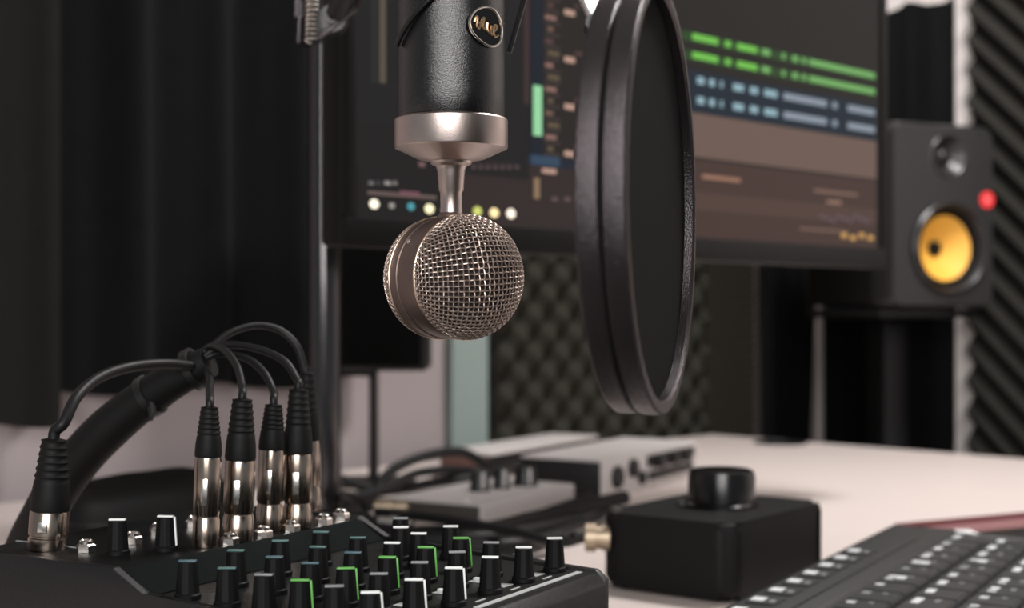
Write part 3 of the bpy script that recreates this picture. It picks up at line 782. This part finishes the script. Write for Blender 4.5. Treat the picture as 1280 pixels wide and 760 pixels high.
# plugs into the left side of the controller
def plug(name, label, tip, dirv, m, parts, cab, cr=.003, cat='audio cable'):
    t_ = thing(name, label, cat, tip); fr = frame(tip, dirv); bm = new()
    L0 = 0; prof_ = [(0, 0)]
    for L_, r_ in parts: prof_ += [(r_, L0), (r_, L0 + L_ * .92), (r_ * .9, L0 + L_ * .96), (r_ * .9, L0 + L_)]; L0 += L_
    prof_ += [(0, L0)]
    lathe(bm, prof_, 28, fr @ RX); obj('plug', bm, m, t_)
    bm = new(); e = fr @ Vector((L0 - .001, 0, 0)); tube(bm, spline([e, fr @ Vector((L0 + .008, 0, 0))] + cab, 8), cr, 10); obj('cable', bm, M['cable'], t_)
    return t_
zc_ = DZ + .036
tip = FC @ Vector((.02, lenL + .001, .034))
tip = P(762, 672, 1.02)
lz_ = DZ + .0035
plug('jack_cable', 'black cable ending in a brass collared plug beside the knob box', tip, (-1, .05, 0), M['jack'], [(.006, .0095), (.004, .0085), (.008, .0105)],
     [P(722, 674, 1.03), P(690, 678, 1.04), P(640, 664, 1.10), P(560, 650, 1.16), P(470, 640, 1.2)], .004)
plug('jack_cable', 'black cable with a beige banded plug lying behind the rear knobs of the mixer', P(510, 634, 1.25), (-.8, .1, 0), M['jack'], [(.012, .006), (.008, .0075), (.01, .006)],
     [P(452, 628, 1.28), P(430, 618, 1.36), P(400, 610, 1.50)], .004)
plug('jack_cable', 'black cable with a pale plug just in front of the beige banded one', P(516, 656, 1.18), (-.9, .25, .05), M['silver'], [(.012, .0055), (.008, .007), (.01, .0055)],
     [P(455, 646, 1.19), P(430, 650, 1.2), P(402, 652, 1.21)], .004)

# ------------------------------------------------------------------ small grey unit with knobs
gl = Vector((-.0278, 1.3125, 0)); FG = frame(gl + Z * (DZ + .0004), A)   # x = A, y = -B
gx, gy, gh = .188, .108, .0205
gb = thing('headphone_amplifier', 'flat light grey metal unit with black knobs on top, behind the mixer', 'headphone amplifier', (gl.x, gl.y, DZ))
bm = new(); box(bm, (gx / 2, gy / 2, gh / 2 + .0005), (gx, gy, gh - .001), FG, bev=.002); obj('case', bm, M['alu'], gb)
bm = new(); box(bm, (-.0006, gy / 2, gh / 2), (.002, gy - .006, gh - .004), FG, bev=.0005); obj('side_panel', bm, M['aludark'], gb)
for (x, y, r, h) in ((600, 614, .0105, .021), (627, 611, .0088, .021), (657, 607, .0130, .020)):
    q_ = P(x, y, (CZ - DZ - gh) * F / (y - HY)); q_.z = DZ + gh
    bm = new(); lathe(bm, [(0, 0), (r * 1.1, 0), (r, .002), (r * .88, h), (0, h)], 32, Matrix.Translation(q_)); k_ = obj('knob', bm, M['black'], gb)
    bm = new(); box(bm, (r * .35, -r * .90, h * .55), (.003, .0018, h * .8), Matrix.Translation(q_), bev=.0004); obj('pointer', bm, M['alu'], k_)
q_ = P(584, 628, (CZ - DZ - gh) * F / (628 - HY)); q_.z = DZ + gh
bm = new(); lathe(bm, [(0, 0), (.003, 0), (.0025, .002), (0, .0025)], 16, Matrix.Translation(q_)); obj('indicator', bm, M['white'], gb)

# slim silver unit behind it
fl = Vector((-.0269, 1.68, 0)); FF = frame(fl + Z * (DZ + .0004), A); fh = .030
fb = thing('rack_unit', 'slim silver topped unit with a reddish brown end, under the foam panel', 'audio device', (fl.x, fl.y, DZ))
bm = new(); box(bm, (.145, .036, fh / 2), (.286, .07, fh - .004), FF, bev=.002); obj('case', bm, M['black'], fb)
bm = new(); box(bm, (.145, .036, fh), (.29, .074, .004), FF, bev=.001); obj('lid', bm, M['alu'], fb)
bm = new(); box(bm, (-.0005, .036, fh / 2), (.004, .066, fh - .008), FF, bev=.001); obj('end_panel', bm, M['redbrown'], fb)

# audio interface
il = Vector((.096, 1.50, 0)); FI = frame(il + Z * (DZ + .0004), A); ih, ix, iy = .043, .262, .10
ib = thing('audio_interface', 'silver framed audio interface with jacks and dark slots on its front, behind the knob box', 'audio interface', (il.x, il.y, DZ))
bm = new(); box(bm, (ix / 2, iy / 2 + .002, ih / 2), (ix - .004, iy, ih - .004), FI, bev=.002); obj('case', bm, M['black'], ib)
bm = new()
box(bm, (ix / 2, iy / 2, ih - .0015), (ix, iy, .003), FI, bev=.001)
obj('lid', bm, M['alu'], ib)
bm = new(); box(bm, (ix / 2, .0005, ih / 2), (ix, .003, ih), FI, bev=.001); fp = obj('faceplate', bm, M['alu'], ib)
for x, z, r in ((.034, .021, .0125), (.075, .027, .0105), (.098, .014, .008)):
    bm = new(); lathe(bm, [(0, 0), (r, 0), (r, .004), (r * .8, .005), (r * .5, .003), (0, .003)], 32, FI @ Matrix.Translation((x, -.001, z)) @ Matrix.Rotation(PI / 2, 4, 'X')); obj('jack', bm, M['black'], ib)
for x, z, sx, sz in ((.182, .031, .136, .0125), (.182, .0135, .126, .0105)):
    bm = new(); box(bm, (x, -.0015, z), (sx, .004, sz), FI, bev=.001); obj('slot', bm, M['black'], ib)
for x in (.135, .175, .21):
    bm = new(); lathe(bm, [(0, 0), (.008, 0), (.007, .012), (0, .0125)], 28, FI @ Matrix.Translation((x, -.002, .030)) @ Matrix.Rotation(PI / 2, 4, 'X')); obj('knob', bm, M['black'], ib)

# loose cables between the units and the left wall
def loose(label, pts, r):
    bm = new(); p_ = spline(pts, 10)
    for q in p_: q.z = max(q.z, DZ + r + .0005)
    tube(bm, p_, r, 10)
    return tag(obj('cable', bm, M['cable']), label, 'cable')
loose('black cable making the tallest arch left of the silver unit', [P(610, 584, 1.64), P(580, 566, 1.62), P(540, 568, 1.58), P(500, 582, 1.54), P(476, 602, 1.50), P(462, 625, 1.46), P(430, 634, 1.42)], .006)
loose('black cable making the lower arch left of the silver unit', [P(600, 590, 1.60), P(560, 587, 1.56), P(520, 592, 1.52), P(490, 606, 1.48), P(450, 620, 1.44), P(410, 618, 1.42)], .0052)
loose('black cable lying low along the back edge of the grey unit', [P(590, 598, 1.58), P(550, 602, 1.56), P(510, 610, 1.52), P(470, 612, 1.50), P(420, 598, 1.5)], .006)
loose('black cable crossing the desk in front of the grey unit', [P(520, 668, 1.20), P(600, 664, 1.22), P(660, 650, 1.27), P(720, 636, 1.36), P(780, 622, 1.45)], .0075)
loose('black cable lying nearest behind the mixer, below the grey unit', [P(400, 668, 1.16), P(470, 676, 1.14), P(560, 683, 1.12), P(640, 682, 1.12), P(700, 672, 1.17)], .007)
loose('black cable second behind the mixer, running past the front corner of the grey unit', [P(420, 652, 1.22), P(500, 668, 1.17), P(590, 674, 1.155), P(660, 664, 1.20), P(725, 650, 1.28)], .007)
loose('black cable close along the right side of the grey unit', [P(600, 672, 1.25), P(640, 660, 1.27), P(690, 640, 1.37), P(740, 625, 1.47)], .006)
loose('black cable between the pole and the beige plugs', [P(392, 640, 1.22), P(430, 652, 1.2), P(470, 660, 1.19), P(530, 672, 1.17)], .006)
loose('thin black cable curving on the desk between mixer and knob box', [P(620, 700, 1.10), P(650, 684, 1.14), P(690, 668, 1.20), P(740, 650, 1.28), P(762, 636, 1.36)], .004)

# ------------------------------------------------------------------ keyboard
kcn = Vector((.305, 1.127, 0)); FK = frame(kcn + Z * DZ, A)     # x = A (ends at 0), y = -B
FK = FK @ Matrix.Translation((0, 0, .0004))
kb = thing('computer_keyboard', 'dark grey computer keyboard with white legends in the lower right corner', 'keyboard', (kcn.x - .1, kcn.y - .3, DZ))
kw, kd, kh = .46, .215, .030
FKY = FK @ Matrix(((0, 0, 1, 0), (1, 0, 0, 0), (0, 1, 0, 0), (0, 0, 0, 1)))
bm = new(); prism(bm, [(0, 0), (0, kh - .001), (-.004, kh), (-.050, kh), (-.052, kh - .003), (-kd + .004, kh - .007), (-kd, kh - .010), (-kd, 0)], -kw, 0, FKY, bev=.001)
obj('case', bm, M['kbd'], kb)
bm = new(); box(bm, (-kw / 2, -.0365, kh - .0007), (kw - .12, .0022, .0014), FK); obj('ridge', bm, M['black'], kb)
for k in range(9):
    x = -.145 - .0325 * k + .0; y = -.0125
    bm = new(); box(bm, (x, y - .004, kh + .0006), (.022, .018, .0010), FK, bev=.0003)
    box(bm, (x, y, kh + .0013), (.0095, .0080, .0006), FK, mi=1); box(bm, (x - .002, y - .009, kh + .0013), (.006, .0035, .0006), FK, mi=2)
    obj('media_key', bm, [M['kbd'], M['legend'], M['legendg']], kb, smooth=False)
kr = random.Random(9)
pk = .031
for r in range(5):
    x = -.030
    y = -.056 - .0315 * r; zt_ = kh - .0035 - (.0315 * r + .01) * .028
    k = 0
    while x > -kw + .03:
        wk = pk * kr.choice((1, 1, 1, 1, 1, 1.5 if r else 1, 2 if r > 2 else 1))
        if x - wk < -kw: break
        bm = new()
        cx, cy = x - wk / 2, y - pk / 2 + .003
        t = new(); wx_, wy_ = wk - .0022, pk - .0022
        lo = [t.verts.new((cx + sx * wx_ / 2, cy + sy * wy_ / 2, zt_)) for sx, sy in ((-1, -1), (1, -1), (1, 1), (-1, 1))]
        hi = [t.verts.new((cx + sx * (wx_ / 2 - .0014), cy + sy * (wy_ / 2 - .0014), zt_ + .0045)) for sx, sy in ((-1, -1), (1, -1), (1, 1), (-1, 1))]
        t.faces.new(hi); t.faces.new(lo[::-1])
        for i in range(4): t.faces.new((lo[i], lo[(i + 1) % 4], hi[(i + 1) % 4], hi[i]))
        bmesh.ops.bevel(t, geom=t.edges[:], offset=.0009, segments=2, affect='EDGES')
        merge(bm, t, FK)
        zz = zt_ + .0047
        n_ = kr.choice((2, 3, 4)); ox = cx + wx_ / 2 - .006
        for g_ in range(n_):                                     # key legend: a few short strokes
            box(bm, (ox - .0042 * g_, cy + wy_ / 2 - .0075, zz), (.0030, .0050, .0004), FK, mi=1 if kr.random() < .5 else 2)
        if kr.random() < .7:
            for g_ in range(kr.choice((1, 2))): box(bm, (ox - .0042 * g_, cy - .004, zz), (.0024, .0032, .0004), FK, mi=2)
        if (r, k) in ((0, 4), (1, 3), (0, 6)): box(bm, (ox - .006, cy + .001, zz), (.0085, .006, .0004), FK, mi=1)
        obj('key', bm, [M['key'], M['legend'], M['legendg']], kb, smooth=False)
        x -= wk; k += 1

# notebook behind it
n0 = Vector((.345, 1.262, 0)); n1 = Vector((.495, 1.338, 0)); FN = frame(n0 + Z * DZ, n1 - n0)
nb = thing('notebook', 'dusty red covered notebook lying behind the keyboard at the right edge', 'notebook', (n0.x + .1, n0.y, DZ))
bm = new(); box(bm, (.13, -.055, .005), (.254, .104, .006), FN, bev=.001); obj('pages', bm, M['mauve'], nb)
bm = new(); box(bm, (.13, -.055, .0015), (.26, .11, .002), FN); box(bm, (.13, -.006, .0095), (.26, .012, .003), FN, bev=.0005); box(bm, (.13, .0, .0055), (.26, .002, .009), FN); obj('cover', bm, M['red'], nb)
bm = new(); box(bm, (.13, -.084, .0085), (.256, .05, .0012), FN, bev=.0003); obj('front_board', bm, M['black'], nb)
wq = P(1199, 663, 1.17)
bm = new(); box(bm, (wq.x, wq.y, DZ + .0125 + .001), (.030, .030, .008), None, bev=.002); tag(obj('eraser', bm, M['white']), 'small white block on the notebook just past the keyboard edge', 'eraser')

# ------------------------------------------------------------------ light
def area(name, loc, target, size, power, colour=(1, 1, 1), sy=None):
    l = bpy.data.lights.new(name, 'AREA'); l.size = size; l.energy = power; l.color = colour
    if sy: l.shape = 'RECTANGLE'; l.size_y = sy
    o = bpy.data.objects.new(name, l); COL.objects.link(o); o.location = loc
    o.rotation_euler = (Vector(target) - Vector(loc)).to_track_quat('-Z', 'Y').to_euler()
    return o
area('ceiling_lamp', (.68, 1.38, 2.3), (.75, 1.75, DZ), .35, 33, (1, .965, .95))
area('window_light', (-.15, -1.3, 1.6), (0, .9, .95), 1.2, 44, (1, .965, .95), sy=1.2)
w = bpy.data.worlds.new('room_ambient'); sc.world = w; w.use_nodes = True
bg = w.node_tree.nodes['Background']; bg.inputs['Color'].default_value = (.80, .84, .88, 1); bg.inputs['Strength'].default_value = .28

# ------------------------------------------------------------------ camera
cam = bpy.data.cameras.new('camera'); co = bpy.data.objects.new('camera', cam); COL.objects.link(co)
co.location = (0, 0, CZ); co.rotation_euler = (PI / 2, 0, 0)
cam.sensor_width = 36; cam.lens = 36 * F / 1280; cam.shift_y = 12 / 1280; cam.clip_start = .01
cam.dof.use_dof = True; cam.dof.focus_distance = .59; cam.dof.aperture_fstop = 9.0
sc.camera = co
sc.view_settings.view_transform = 'Standard'; sc.view_settings.look = 'None'
sc.view_settings.exposure = 0; sc.view_settings.gamma = 1; sc.view_settings.use_curve_mapping = False
